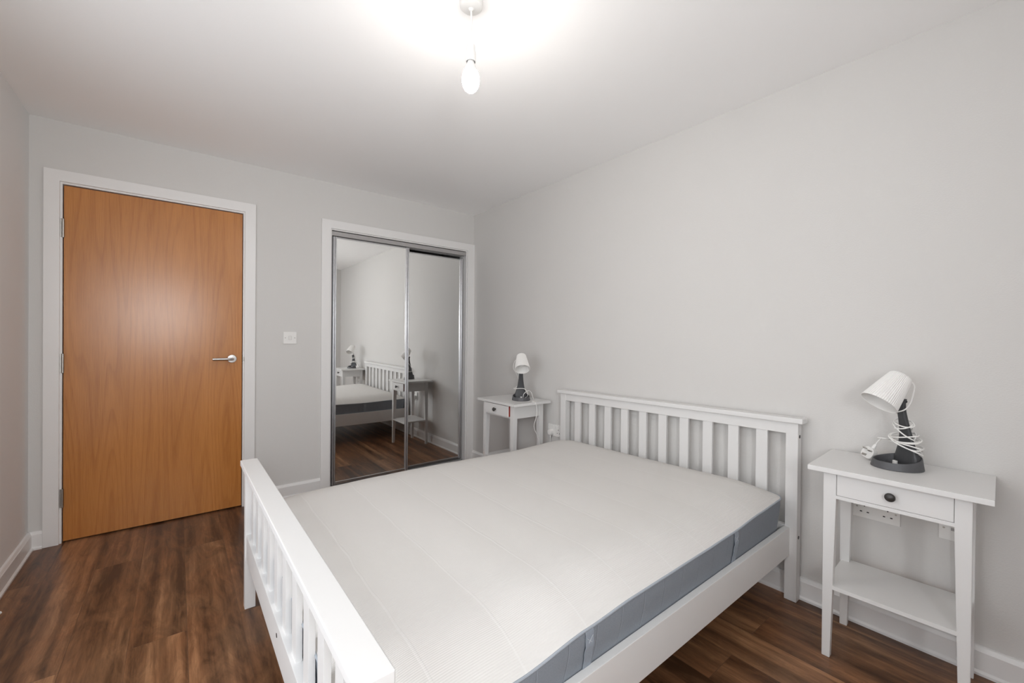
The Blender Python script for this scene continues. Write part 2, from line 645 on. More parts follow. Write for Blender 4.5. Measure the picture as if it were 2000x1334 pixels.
# the windows (behind and beside the camera)
def window(name, a0, a1, z0, z1, panes, place):
    """built along +x with the room on the +y side, then placed"""
    bm = B()
    for p in ((a0, a0 + 0.05, z0, z1), (a1 - 0.05, a1, z0, z1), (a0, a1, z0, z0 + 0.05), (a0, a1, z1 - 0.05, z1)):
        bx(bm, p[0], p[1], -0.10, -0.05, p[2], p[3], bev=0.004)
    for k in range(1, panes):
        x = a0 + (a1 - a0) * k / panes
        bx(bm, x - 0.025, x + 0.025, -0.10, -0.05, z0, z1, bev=0.004)
    bm.transform(place)
    w = struct(obj(name, bm, 'gloss'))
    bm = B(); bx(bm, a0 + 0.04, a1 - 0.04, -0.08, -0.074, z0 + 0.04, z1 - 0.04); bm.transform(place)
    obj('window_pane', bm, 'glass', w)
    bm = B(); bx(bm, a0 - 0.03, a1 + 0.03, -0.05, 0.09, z0 - 0.025, z0, bev=0.004); bm.transform(place)
    obj('window_sill', bm, 'gloss', w)


window('window_1', *WIN, 1, Matrix.Translation((0, YR, 0)))
window('window_2', -WIN2[1], -WIN2[0], WIN2[2], WIN2[3], 3,
       Matrix.Translation((XL, 0, 0)) @ Matrix.Rotation(math.radians(-90), 4, 'Z'))

# ------------------------------------------------------------------ the oak door
bm = B()
bx(bm, -2.7085, -1.8705, 0.003, 0.047, 0.009, 1.989, bev=0.001)
door = struct(obj('door_1', bm, 'oak'))
bm = B()
lathe(bm, [(0.0265, 0.003), (0.0265, -0.004), (0.025, -0.006), (0.012, -0.0065), (0.0115, -0.012)],
      (-1.927, 0, 1.010), 'Y', 40)
rose = obj('handle_rose', bm, 'steel', door)
bm = B()
tube(bm, [(-1.927, 0.0, 1.010), (-1.927, -0.030, 1.010), (-1.929, -0.044, 1.010), (-1.938, -0.053, 1.010),
          (-1.955, -0.055, 1.010), (-1.990, -0.055, 1.010), (-2.036, -0.055, 1.010)], 0.0092, 16, 6)
obj('lever_handle', bm, 'steel', door)
for z0, z1 in ((1.699, 1.803), (0.948, 1.055), (0.200, 0.303)):
    bm = B()
    lathe(bm, [(0.0052, z0), (0.0058, z0 + 0.001), (0.0058, z1 - 0.001), (0.0052, z1)], (-2.7105, -0.005, 0), 'Z', 14)
    for k in range(1, 5):
        zz = z0 + (z1 - z0) * k / 5
        lathe(bm, [(0.0062, zz - 0.0006), (0.0062, zz + 0.0006)], (-2.7105, -0.005, 0), 'Z', 14)
    bx(bm, -2.7215, -2.711, -0.0055, -0.0035, z0, z1)
    obj('hinge', bm, 'nickel', door)
box_obj('latch_plate', (-1.8695, -1.8665, 0.0, 0.02, 0.985, 1.035), 'dark', door)
bm = B()
bx(bm, -1.8655, -1.858, -0.0065, -0.0035, 0.992, 1.022, bev=0.001)
obj('strike_plate', bm, 'nickel', door)

# ------------------------------------------------------------------ mirrored sliding doors
def stile(bm, x0, x1, y0, y1, z0, z1):
    """upright aluminium profile with two rounded ridges on its face (y0 side)"""
    w = x1 - x0
    bx(bm, x0, x1, y0 + 0.006, y1, z0, z1)
    for cx, r in ((x0 + w * 0.28, w * 0.22), (x0 + w * 0.76, w * 0.20)):
        ring = [(cx + r * math.cos(a), y0 + 0.006 - 0.010 * math.sin(a)) for a in [math.pi * k / 8 for k in range(9)]]
        loft(bm, [[(p[0], p[1], z) for p in ring] for z in (z0, z1)])


def mirror_door(label, x0, x1, y0, w0, w1, z1):
    t = thing('sliding_mirror_door', label, 'mirror door', ((x0 + x1) / 2, y0, 0.018), 0, 'sliding mirror doors')
    inv = Matrix.Translation((-(x0 + x1) / 2, -y0, -0.018))
    z0 = 0.018
    def fin(o):
        o.data.transform(inv); return o
    bm = B(); bx(bm, x0 + w0 - 0.004, x1 - w1 + 0.004, y0 + 0.008, y0 + 0.013, z0 + 0.012, z1 - 0.006)
    fin(obj('mirror', bm, 'mirror', t, smooth=False))
    bm = B(); stile(bm, x0, x0 + w0, y0, y0 + 0.026, z0, z1); fin(obj('door_stile', bm, 'alu', t))
    bm = B(); stile(bm, x1 - w1, x1, y0, y0 + 0.026, z0, z1); fin(obj('door_stile', bm, 'alu', t))
    bm = B(); bx(bm, x0 + w0, x1 - w1, y0 + 0.002, y0 + 0.024, z0, z0 + 0.022, bev=0.004)
    fin(obj('bottom_rail', bm, 'alu', t))
    bm = B(); bx(bm, x0 + w0, x1 - w1, y0 + 0.004, y0 + 0.024, z1 - 0.010, z1, bev=0.002)
    fin(obj('top_rail', bm, 'alu', t))
    return t


mirror_door('front sliding mirror panel left, reflecting the whole bed and both bedside tables',
            -1.283, -0.653, 0.008, 0.030, 0.032, 1.936)
mirror_door('rear sliding mirror panel right, partly behind the other panel and next to the corner',
            -0.690, -0.094, 0.048, 0.026, 0.028, 1.914)
bm = B()
bx(bm, -1.2925, -0.086, 0.000, 0.004, 1.941, 1.974, bev=0.001)
bx(bm, -1.2925, -0.086, 0.004, 0.085, 1.968, 1.974)
bx(bm, -1.2925, -0.086, 0.040, 0.043, 1.941, 1.968)
bx(bm, -1.2925, -0.086, 0.082, 0.085, 1.941, 1.968)
tr = obj('sliding_door_track', bm, 'track')
tag(tr, 'grey metal track above the mirror doors, along the head of the wardrobe opening', 'door track')
bm = B()
bx(bm, -1.2925, -0.086, -0.004, 0.090, 0.0, 0.004, bev=0.001)
for y in (0.000, 0.037, 0.078):
    bx(bm, -1.2925, -0.086, y, y + 0.003, 0.004, 0.014)
tr = obj('sliding_door_track', bm, 'track')
tag(tr, 'grey metal track on the floor beneath the mirror doors', 'door track')

# ------------------------------------------------------------------ light switch and sockets
sw = thing('light_switch', 'small square white light switch between the oak door and the mirror doors', 'light switch',
           (-1.5785, 0, 1.153))
bm = B(); bx(bm, -0.043, 0.043, -0.009, 0, -0.043, 0.043, bev=0.0025); obj('face_plate', bm, 'plastic', sw)
bm = B()
loft(bm, [[(-0.0085, -0.0085, -0.0125), (0.0085, -0.0085, -0.0125), (0.0085, -0.0085, 0.0125), (-0.0085, -0.0085, 0.0125)],
          [(-0.0075, -0.0100, -0.0115), (0.0075, -0.0100, -0.0115), (0.0075, -0.0135, 0.0115), (-0.0075, -0.0135, 0.0115)]])
obj('rocker', bm, 'plastic', sw)
bm = B()
for a in ((-0.0098, 0.0098, -0.0138, -0.0128), (-0.0098, 0.0098, 0.0128, 0.0138), (-0.0098, -0.0088, -0.0138, 0.0138),
          (0.0088, 0.0098, -0.0138, 0.0138)):
    bx(bm, a[0], a[1], -0.0092, -0.0085, a[2], a[3])
obj('rocker_surround', bm, 'track', sw)
for x in (-0.031, 0.031):
    bm = B(); lathe(bm, [(0.0032, -0.0085), (0.0032, -0.0096), (0.0026, -0.0100)], (x, 0, 0), 'Y', 14)
    obj('screw', bm, 'nickel', sw)


def outlet(t, yc):
    """pin holes of one british outlet; the wall is x=0 and the plate faces -x"""
    box_obj('pin_hole', (-0.0103, -0.0090, yc - 0.002, yc + 0.002, 0.004, 0.012), 'slot', t)
    for s in (-1, 1):
        box_obj('pin_hole', (-0.0103, -0.0090, yc + s * 0.011 - 0.0036, yc + s * 0.011 + 0.0036, -0.0195, -0.0155), 'slot', t)


def double_socket(label, y, z, outlets=(-1, 1)):
    t = thing('double_socket', label, 'wall socket', (0, y, z), 0, 'double wall sockets')
    bm = B(); bx(bm, -0.0095, 0, -0.073, 0.073, -0.043, 0.043, bev=0.0025); obj('face_plate', bm, 'plastic', t)
    for s in outlets:
        outlet(t, s * 0.036)
    for s in (-1, 1):
        bm = B(); bx(bm, -0.0125, -0.009, s * 0.012 - 0.0055, s * 0.012 + 0.0055, 0.018, 0.035, bev=0.001)
        obj('rocker', bm, 'plastic', t)
        bm = B(); lathe(bm, [(0.0032, -0.009), (0.0032, -0.0102), (0.0026, -0.0106)], (0, s * 0.060, 0), 'X', 14)
        obj('screw', bm, 'nickel', t)
    return t


double_socket('white double wall socket seen under the drawer of the nearer bedside table', -2.9725, 0.4815)
double_socket('white double wall socket with a plug in it, half behind the headboard', -1.133, 0.480, (-1,))
sp = thing('blank_outlet', 'white single wall plate beside the right front leg of the nearer bedside table', 'wall outlet',
           (0, -3.194, 0.4815))
bm = B(); bx(bm, -0.0095, 0, -0.043, 0.043, -0.043, 0.043, bev=0.0025); obj('face_plate', bm, 'plastic', sp)
bm = B(); bx(bm, -0.0105, -0.009, -0.010, 0.012, -0.006, 0.004, bev=0.0004); obj('fuse_carrier', bm, 'track', sp)
for s in (-1, 1):
    bm = B(); lathe(bm, [(0.0034, -0.009), (0.0034, -0.0102), (0.0026, -0.0106)], (0, s * 0.030, 0), 'X', 14)
    obj('screw', bm, 'nickel', sp)

# ------------------------------------------------------------------ pendant lamp
pl = thing('pendant_lamp', 'bare glowing bulb hanging on a short white cord from the ceiling', 'ceiling lamp',
           (PEND[0], PEND[1], H))
bm = B()
lathe(bm, [(0.041, 0), (0.041, -0.006), (0.039, -0.018), (0.034, -0.023), (0.010, -0.026), (0.006, -0.033)], seg=40)
obj('ceiling_rose', bm, 'plastic', pl)
bm = B(); tube(bm, [(0, 0, -0.030), (0.0012, 0, -0.08), (-0.001, 0, -0.12), (0, 0, -0.155)], 0.0032, 10, 6)
obj('cord', bm, 'cord', pl)
bm = B()
lathe(bm, [(0.006, -0.150), (0.0140, -0.153), (0.0150, -0.156), (0.0150, -0.172), (0.0142, -0.174)], seg=32)
lathe(bm, [(0.0140, -0.174), (0.0175, -0.176), (0.0178, -0.180), (0.0178, -0.206), (0.0172, -0.210), (0.0150, -0.210),
           (0.0150, -0.190)], seg=32, cap1=False)
obj('lamp_holder', bm, 'plastic', pl)
bm = B()
lathe(bm, [(0.0110, -0.190), (0.0115, -0.208)], seg=24)
obj('bulb_cap', bm, 'nickel', pl)
bm = B()
lathe(bm, [(0.0115, -0.204), (0.0130, -0.214), (0.0180, -0.229), (0.0262, -0.2455), (0.0262, -0.247), (0.002, -0.247)], seg=32)
obj('bulb_glow_shield', bm, 'plastic', pl)  # opaque neck piece added to keep the glow off holder and ceiling
bm = B()
prof = [(0.0240, -0.2475), (0.0262, -0.249), (0.0287, -0.256), (0.0305, -0.270),
        (0.0300, -0.282), (0.0270, -0.295), (0.0215, -0.305), (0.0140, -0.312), (0.0060, -0.3155), (0.0, -0.316)]
lathe(bm, prof, seg=32)
obj('light_bulb', bm, 'glow', pl)

# ------------------------------------------------------------------ bed
bed = thing('double_bed', 'white wooden double bed with slatted headboard and footboard against the plain wall', 'bed',
            (-1.02, -1.985, 0))
BI = Matrix.Translation((1.02, 1.985, 0))


def bpart(name, bm, mat='furn', parent=None, shear=0.0):
    if shear:
        for v in bm.verts:
            v.co.z += shear * (-(v.co.y + 1.98)) / 0.755 * (v.co.z / 0.80)
    o = obj(name, bm, mat, parent or bed)
    o.data.transform(BI)
    return o


HX = -0.066     # front face of the headboard posts
SH = 0.010
for y0, y1 in ((-1.295, -1.245), (-2.716, -2.668)):
    bm = B(); bx(bm, HX, HX + 0.044, y0, y1, 0, 0.788, bev=0.002)
    post = bpart('headboard_post', bm, shear=SH)
    if y0 < -2:
        for z in (0.735, 0.285):
            bm = B(); lathe(bm, [(0.0075, -2.7175), (0.0075, -2.7155)], (HX + 0.020, 0, z), 'Y', 16)
            o = bpart('bolt', bm, 'knob', post)
bm = B(); bx(bm, HX - 0.016, HX + 0.052, -2.737, -1.225, 0.786, 0.809, bev=0.004, seg=3); bpart('headboard_cap', bm, shear=SH)
bm = B(); bx(bm, HX + 0.002, HX + 0.030, -2.669, -1.294, 0.737, 0.787, bev=0.0015); bpart('headboard_rail', bm, shear=SH)
bm = B(); bx(bm, HX + 0.004, HX + 0.030, -2.669, -1.294, 0.215, 0.330, bev=0.002); bpart('headboard_rail', bm)
for k in range(10):
    y1 = -1.375 - k * 0.1295
    bm = B(); bx(bm, HX + 0.008, HX + 0.024, y1 - 0.050, y1, 0.328, 0.7385, bev=0.0015)
    bpart('headboard_slat', bm, shear=SH)

# footboard
FX = -1.986
for y0, y1 in ((-1.288, -1.252), (-2.716, -2.680)):
    bm = B(); bx(bm, FX, FX + 0.040, y0, y1, 0, 0.604, bev=0.0025); bpart('footboard_post', bm)
bm = B(); bx(bm, FX - 0.014, FX + 0.050, -2.735, -1.240, 0.603, 0.626, bev=0.003, seg=3); bpart('footboard_cap', bm)
bm = B(); bx(bm, FX + 0.008, FX + 0.034, -2.682, -1.286, 0.562, 0.604, bev=0.0015); bpart('footboard_rail', bm)
bm = B(); bx(bm, FX + 0.004, FX + 0.034, -2.682, -1.286, 0.215, 0.318, bev=0.0025); lr = bpart('footboard_rail', bm)
for y in (-1.99,):
    bm = B(); lathe(bm, [(0.0065, FX + 0.0030), (0.0065, FX + 0.0050)], (0, y, 0.283), 'X', 16); bpart('bolt', bm, 'knob', lr)
for k in range(10):
    y1 = -1.362 - k * 0.1300
    bm = B(); bx(bm, FX + 0.014, FX + 0.030, y1 - 0.050, y1, 0.316, 0.563, bev=0.0015)
    bpart('footboard_slat', bm)
# side rails
for y0, y1 in ((-2.688, -2.664), (-1.297, -1.273)):
    bm = B(); bx(bm, FX + 0.040, HX, y0, y1, 0.200, 0.327, bev=0.003); bpart('side_rail', bm)
for y0, y1 in ((-2.664, -2.640), (-1.321, -1.297)):
    bm = B(); bx(bm, FX + 0.06, HX - 0.02, y0, y1, 0.205, 0.232); bpart('rail_ledge', bm, 'pine')
bm = B()
for k in range(14):
    x = FX + 0.10 + k * 0.130
    bx(bm, x, x + 0.068, -2.655, -1.306, 0.2325, 0.2475, bev=0.001)
bpart('slatted_base', bm, 'pine')

# ------------------------------------------------------------------ mattress
MX0, MX1 = -1.938, -0.092
MY0, MY1 = -2.656, -1.300
mcx, mcy = (MX0 + MX1) / 2, (MY0 + MY1) / 2
ma, mb = (MX1 - MX0) / 2, (MY1 - MY0) / 2
RC = 0.055
NX, NY = 170, 110


def wrap(u, v, a, b, r):
    """unit square -> rounded rectangle"""
    x, y = u * a, v * b
    cx, cy = a - r, b - r
    if abs(x) > cx and abs(y) > cy:
        p, q = (abs(x) - cx) / r, (abs(y) - cy) / r
        p2, q2 = p * math.sqrt(1 - q * q / 2), q * math.sqrt(1 - p * p / 2)
        x = math.copysign(cx + p2 * r, x)
        y = math.copysign(cy + q2 * r, y)
    return x, y


def lerp_tab(tab, x):
    if x <= tab[0][0]:
        return tab[0][1]
    for (xa, za), (xb, zb_) in zip(tab, tab[1:]):
        if x <= xb:
            t = (x - xa) / (xb - xa)
            t = t * t * (3 - 2 * t)
            return za + (zb_ - za) * t
    return tab[-1][1]


def edge_z(x, y):
    """height of the piping, measured along the right and the left edge"""
    zr = lerp_tab([(-1.95, 0.402), (-1.62, 0.410), (-1.40, 0.428), (-1.20, 0.437), (-0.80, 0.440), (-0.60, 0.443),
                   (-0.36, 0.455), (-0.12, 0.462)], x)
    zl = lerp_tab([(-1.95, 0.432), (-1.50, 0.437), (-1.19, 0.436), (-0.90, 0.433), (-0.60, 0.428), (-0.20, 0.436)], x)
    t = (y - (mcy - mb)) / (2 * mb)
    t = min(1, max(0, t))
    return zr + (zl - zr) * t


def top_z(x, y, u, v):
    du = 1 - abs(u)
    dv = 1 - abs(v)
    fu = 1 - max(0, 1 - du * ma / 0.20) ** 2.6
    fv = 1 - max(0, 1 - dv * mb / 0.24) ** 2.6
    f = fu * fv
    ph = (x + 0.6) / 0.2
    puff = abs(math.sin(math.pi * ph)) ** 0.5
    rnd = 0.003 * math.sin(5.1 * x + 2.0) * math.sin(4.3 * y + 1.0)
    return edge_z(x, y) + 0.003 + 0.060 * f + 0.0016 * puff * (0.3 + 0.7 * f) + rnd * f


def bulge(x, y, t):
    """horizontal swell of the border at height fraction t"""
    return 0.012 * math.sin(math.pi * min(1, t * 1.0)) + 0.016 * t


mat_t = thing('mattress', 'white ribbed mattress with blue-grey sides lying on the white bed', 'mattress', (mcx, mcy, 0.2475))
MI = Matrix.Translation((-mcx, -mcy, -0.2475))
us = [-1 + 2 * i / NX for i in range(NX + 1)]
vs_ = [-1 + 2 * j / NY for j in range(NY + 1)]
# finer steps near the rim
f_ = lambda t: math.sin(t * math.pi / 2) * 0.35 + t * 0.65
us = [f_(u) for u in us]
vs_ = [f_(v) for v in vs_]
SW = 0.016
bm = B()
grid = []
for u in us:
    row = []
    for v in vs_:
        x, y = wrap(u, v, ma + SW, mb + SW, RC + SW)
        row.append(bm.verts.new((x + mcx, y + mcy, top_z(x + mcx, y + mcy, u, v))))
    grid.append(row)
for i in range(NX):
    for j in range(NY):
        bm.faces.new((grid[i][j], grid[i + 1][j], grid[i + 1][j + 1], grid[i][j + 1]))
loop = ([(i, 0) for i in range(NX)] + [(NX, j) for j in range(NY)] + [(i, NY) for i in range(NX, 0, -1)]
        + [(0, j) for j in range(NY, 0, -1)])
rim = [grid[i][j].co.copy() for i, j in loop]
rim_uv = [(us[i], vs_[j]) for i, j in loop]
o = obj('mattress_top', bm, 'ticking', mat_t); o.data.transform(MI)
rings = []
zb = 0.2475
for t in (0, 0.03, 0.10, 0.25, 0.42, 0.58, 0.72, 0.84, 0.93, 1.0):
    ring = []
    for (u, v), rp in zip(rim_uv, rim):
        g = SW * t * t + 0.006 * math.sin(math.pi * t * t) - (0.010 if t == 0 else (0.004 if t < 0.05 else 0))
        x, y = wrap(u, v, ma + g, mb + g, max(0.03, RC + g))
        X, Y = x + mcx, y + mcy
        zt = rp.z
        ring.append((X, Y, zb + (zt - zb) * t))
    rings.append(ring)
bm = B(); loft(bm, rings, cap0=True, cap1=False)
o = obj('mattress_border', bm, 'border', mat_t); o.data.transform(MI)
bm = B()
path = []
for (u, v), rp in zip(rim_uv, rim):
    x, y = wrap(u, v, ma + SW + 0.0015, mb + SW + 0.0015, RC + SW)
    path.append(Vector((x + mcx, y + mcy, rp.z - 0.002)))
rr = []
n = len(path)
for i, p in enumerate(path):
    t = (path[(i + 1) % n] - path[i - 1]).normalized()
    s = t.cross(Vector((0, 0, 1))).normalized()
    up = s.cross(t)
    rr.append([p + (s * math.cos(a) + up * math.sin(a)) * 0.0034 for a in [2 * math.pi * k / 8 for k in range(8)]])
rr.append(rr[0])
loft(bm, rr, cap0=False, cap1=False)
o = obj('piping', bm, 'piping', mat_t); o.data.transform(MI)


def border_y(t, side):
    g = SW * t * t + 0.006 * math.sin(math.pi * t * t)
    return mcy + side * (mb + g)


for side in (-1, 1):
    for hx in (-0.572, -1.398):
        bm = B()
        rows = []
        zt = edge_z(hx, mcy + side * mb)
        for k in range(17):
            t = 1 - k / 16 * 0.86
            zz = zb + (zt - zb) * t
            out = 0.0022 + (0.0065 * math.sin(math.pi * k / 16) + 0.0016 * math.sin(k * 1.9)) * min(1, t * 1.2) ** 2
            y = border_y(t, side) + side * out
            wob = 0.0015 * math.sin(k * 0.8)
            rows.append([(hx - 0.015 + wob, y, zz), (hx + 0.015 + wob, y, zz),
                         (hx + 0.015 + wob, y - side * 0.0018, zz), (hx - 0.015 + wob, y - side * 0.0018, zz)])
        loft(bm, rows)
        o = obj('carry_handle', bm, 'webbing', mat_t); o.data.transform(MI)
        bm = B()
        z1 = zt - 0.012
        yy = lambda z: border_y((z - zb) / (zt - zb), side) + side * 0.0058
        a1 = (hx - 0.011, z1 - 0.030); a2 = (hx + 0.011, z1 - 0.004); a3 = (hx + 0.011, z1 - 0.024); a4 = (hx - 0.011, z1 - 0.006)
        for p, q in ((a1, a2), (a1, a3), (a3, a4)):
            tube(bm, [(p[0], yy(p[1]) , p[1]), (q[0], yy(q[1]), q[1])], 0.0006, 6, 0)
        h2 = obj('stitching', bm, 'thread', o); h2.data.transform(MI)

# ------------------------------------------------------------------ bedside tables
def bedside_table(label, loc, rot, open_by=0.0, red=False):
    t = thing('bedside_table', label, 'bedside table', loc, rot, 'white bedside tables')
    bm = B(); bx(bm, -0.35, 0, -0.23, 0.23, 0.682, 0.700, bev=0.0015); obj('table_top', bm, 'furn', t)
    X0, X1 = -0.324, -0.036
    YA = 0.186
    W, WB, ZA = 0.038, 0.024, 0.587
    for fx, sx in ((X0, 1), (X1, -1)):
        for sy in (1, -1):
            rings = []
            for z, w in ((0, WB), (ZA, W), (0.6815, W)):
                xa, xb = fx, fx + sx * w
                ya, yb = sy * YA, sy * (YA - w)
                rings.append([(xa, ya, z), (xb, ya, z), (xb, yb, z), (xa, yb, z)])
            bm = B(); loft(bm, rings)
            bmesh.ops.bevel(bm, geom=[e for e in bm.edges], offset=0.0012, segments=2, affect='EDGES')
            obj('leg', bm, 'furn', t)
    yi = YA - W
    for s in (1, -1):
        bm = B(); bx(bm, X0 + W - 0.001, X1 - W + 0.001, s * (YA - 0.004), s * (YA - 0.020), ZA, 0.6815, bev=0.001)
        obj('side_apron', bm, 'furn', t)
    bm = B(); bx(bm, X1 - 0.004, X1 - 0.018, -yi - 0.001, yi + 0.001, ZA, 0.6815, bev=0.001)
    obj('back_apron', bm, 'furn', t)
    bm = B(); bx(bm, X0 + 0.001, X0 + 0.020, -yi - 0.001, yi + 0.001, ZA, 0.5995, bev=0.001)
    obj('front_rail', bm, 'furn', t)
    # shelf with notched corners
    bm = B()
    wl = WB + (W - WB) * 0.26 / ZA
    xa, xb, ya, yb = X0 + 0.002, X1 - 0.004, YA - wl, YA - 0.004
    xc, xd = X0 + wl, X1 - wl
    out = [(xa, -ya), (xc, -ya), (xc, -yb), (xd, -yb), (xd, -ya), (xb, -ya), (xb, ya), (xd, ya), (xd, yb), (xc, yb), (xc, ya), (xa, ya)]
    loft(bm, [[(x, y, 0.252) for x, y in out], [(x, y, 0.266) for x, y in out]])
    obj('shelf', bm, 'furn', t)
    # drawer
    dx = -open_by
    ft = 0.009 if red else 0.016
    bm = B(); bx(bm, X0 + 0.002 + dx, X0 + 0.002 + ft + dx, -yi + 0.0012, yi - 0.0012, 0.6005, 0.6775, bev=0.0012)
    dr = obj('drawer', bm, 'furn', t)
    bm = B()
    for s in (1, -1):
        bx(bm, X0 + 0.002 + ft + dx, X1 - 0.04 + dx, s * (yi - 0.002), s * (yi - 0.014), 0.6025, 0.6755)
    bx(bm, X0 + 0.018 + dx, X1 - 0.04 + dx, -yi + 0.014, yi - 0.014, 0.604, 0.610)
    bx(bm, X1 - 0.05 + dx, X1 - 0.04 + dx, -yi + 0.014, yi - 0.014, 0.610, 0.668)
    obj('drawer_box', bm, 'red' if red else 'pine', dr)
    bm = B()
    fxk = X0 + 0.002 + dx
    lathe(bm, [(0.006, fxk), (0.0052, fxk - 0.006), (0.0055, fxk - 0.010), (0.0125, fxk - 0.014), (0.0145, fxk - 0.018),
               (0.0140, fxk - 0.021), (0.0105, fxk - 0.0245), (0.004, fxk - 0.0262), (0.0, fxk - 0.0265)],
          (0, 0, 0.6395), 'X', 28)
    obj('knob', bm, 'knob', dr)
    return t


NEAR = (-0.010, -3.058, 0)
FAR = (-0.024, -0.872, 0)
bedside_table('nearer white bedside table with closed drawer, right of the bed', NEAR, 0.034)
bedside_table('far white bedside table in the corner by the mirror doors, drawer slightly open', FAR, 0.0, 0.022, True)

# ------------------------------------------------------------------ desk lamps
ARM = [  # z, back f, front f, half width
    (0.006, -0.068, -0.028, 0.046), (0.020, -0.067, -0.029, 0.047), (0.036, -0.061, -0.030, 0.046), (0.055, -0.054, -0.032, 0.040),
    (0.085, -0.050, -0.033, 0.030), (0.115, -0.046, -0.031, 0.0240), (0.145, -0.041, -0.027, 0.0195),
    (0.180, -0.034, -0.020, 0.0162), (0.210, -0.029, -0.014, 0.0143), (0.235, -0.0290, -0.0155, 0.0125), (0.252, -0.0340, -0.0230, 0.0105)]


def sup(cx, cy, a, b, z, n=24, e=0.55):
    r = []
    for i in range(n):
        t = 2 * math.pi * i / n
        c, s = math.cos(t), math.sin(t)
        r.append((cx + a * math.copysign(abs(c) ** e, c), cy + b * math.copysign(abs(s) ** e, s), z))
    return r


def plug_mesh(bm, tail=True):
    """british plug: flat rounded body in the x-z plane, cable leaving towards -z, face with pins towards +y"""
    rings = []
    for y, k in ((0.0, 0.96), (0.004, 1.0), (0.016, 1.0), (0.023, 0.86), (0.026, 0.6)):
        ring = []
        for i in range(28):
            t = 2 * math.pi * i / 28
            c, s = math.cos(t), math.sin(t)
            w = 0.0235 * (1.0 if s > 0 else 1.0 - 0.22 * (-s))
            ring.append((w * k * math.copysign(abs(c) ** 0.62, c), -y, 0.0225 * k * math.copysign(abs(s) ** 0.62, s)))
        rings.append(ring)
    loft(bm, rings)
    if tail:
        lathe(bm, [(0.0065, -0.020), (0.0060, -0.030), (0.0045, -0.040)], (0, -0.012, 0), 'Z', 12)


def desk_lamp(label, loc, rot):
    t = thing('desk_lamp', label, 'desk lamp', loc, rot, 'white and charcoal desk lamps')
    # base: an oval dish with a raised back
    def ov(k, zf, dz=0.0):
        ring = []
        for i in range(48):
            a = 2 * math.pi * i / 48
            f = 0.078 * math.cos(a) * k - 0.007
            s = 0.069 * math.sin(a) * k
            z = zf if zf < 0.012 else zf + 0.022 * ((1 - math.cos(a)) / 2) ** 2
            ring.append((f, s, z + dz))
        return ring
    bm = B()
    loft(bm, [ov(0.985, 0.0), ov(1.0, 0.002), ov(0.925, 0.024), ov(0.905, 0.026), ov(0.875, 0.0255), ov(0.845, 0.020), ov(0.80, 0.0085),
              ov(0.35, 0.0080)])
    base = obj('lamp_base', bm, 'charcoal_rim', t)
    bm = B()
    loft(bm, [sup((f0 + f1) / 2, 0, (f1 - f0) / 2, w, z) for z, f0, f1, w in ARM])
    obj('lamp_arm', bm, 'charcoal', t)
    bm = B(); bx(bm, -0.004, 0.004, -0.007, 0.007, 0.0085, 0.026, bev=0.002); obj('switch', bm, 'plastic', t)
    # shade
    dv = Vector((0.63, 0, -0.777)).normalized()
    side = Vector((0, 1, 0))
    upv = dv.cross(side).normalized()
    if upv.z < 0:
        upv = -upv
    cap_c = Vector((-0.020, 0, 0.3365))
    Lh = 0.130
    n = 208

    def sring(h, r, flute):
        out = []
        for i in range(n):
            a = 2 * math.pi * i / n
            rr_ = r * (1 + flute * (0.5 + 0.5 * math.cos(a * 52)))
            out.append(cap_c + dv * h + (side * math.cos(a) + upv * math.sin(a)) * rr_)
        return out
    bm = B()
    loft(bm, [sring(-0.002, 0.012, 0), sring(-0.001, 0.026, 0), sring(0.003, 0.032, 0.005), sring(0.008, 0.0345, 0.045),
              sring(0.5 * Lh, 0.0455, 0.038), sring(Lh - 0.001, 0.0565, 0.030), sring(Lh, 0.0565, 0.0), sring(Lh - 0.001, 0.0550, 0),
              sring(0.5 * Lh, 0.0435, 0), sring(0.012, 0.032, 0), sring(0.006, 0.024, 0), sring(0.005, 0.004, 0)])
    obj('lamp_shade', bm, 'shade', t)
    # joint between arm and shade
    bm = B()
    lathe(bm, [(0.004, -0.0135), (0.0055, -0.012), (0.0055, 0.012), (0.004, 0.0135)], (-0.026, 0, 0.243), 'Y', 18)
    obj('tilt_joint', bm, 'charcoal', t)
    # bulb inside
    def bring(h, r):
        return [cap_c + dv * h + (side * math.cos(2 * math.pi * i / 20) + upv * math.sin(2 * math.pi * i / 20)) * max(r, 1e-5)
                for i in range(20)]
    bm = B()
    loft(bm, [bring(0.006, 0.015), bring(0.040, 0.016), bring(0.042, 0.012), bring(0.055, 0.014), bring(0.070, 0.0215),
              bring(0.082, 0.0225), bring(0.094, 0.018), bring(0.101, 0.009), bring(0.103, 0.0)])
    obj('light_bulb', bm, 'globe', t)
    return t


def to_local(t, p):
    a = -t.rotation_euler.z
    dx, dy, dz = p[0] - t.location.x, p[1] - t.location.y, p[2] - t.location.z
    return (dx * math.cos(a) - dy * math.sin(a), dx * math.sin(a) + dy * math.cos(a), dz)


# nearer lamp, its cord wound round the arm
la = desk_lamp('nearer charcoal desk lamp, white ribbed shade, cord wound untidily round its arm',
               (-0.152, -3.050, 0.7), math.atan2(0.64, -0.77))
rnd = random.Random(4)
pts = [(-0.050, 0.000, 0.320), (-0.061, 0.006, 0.300), (-0.049, 0.014, 0.268), (-0.034, 0.021, 0.240), (-0.014, 0.022, 0.216),
       (0.002, 0.006, 0.204), (-0.003, -0.016, 0.202), (-0.024, -0.023, 0.196)]
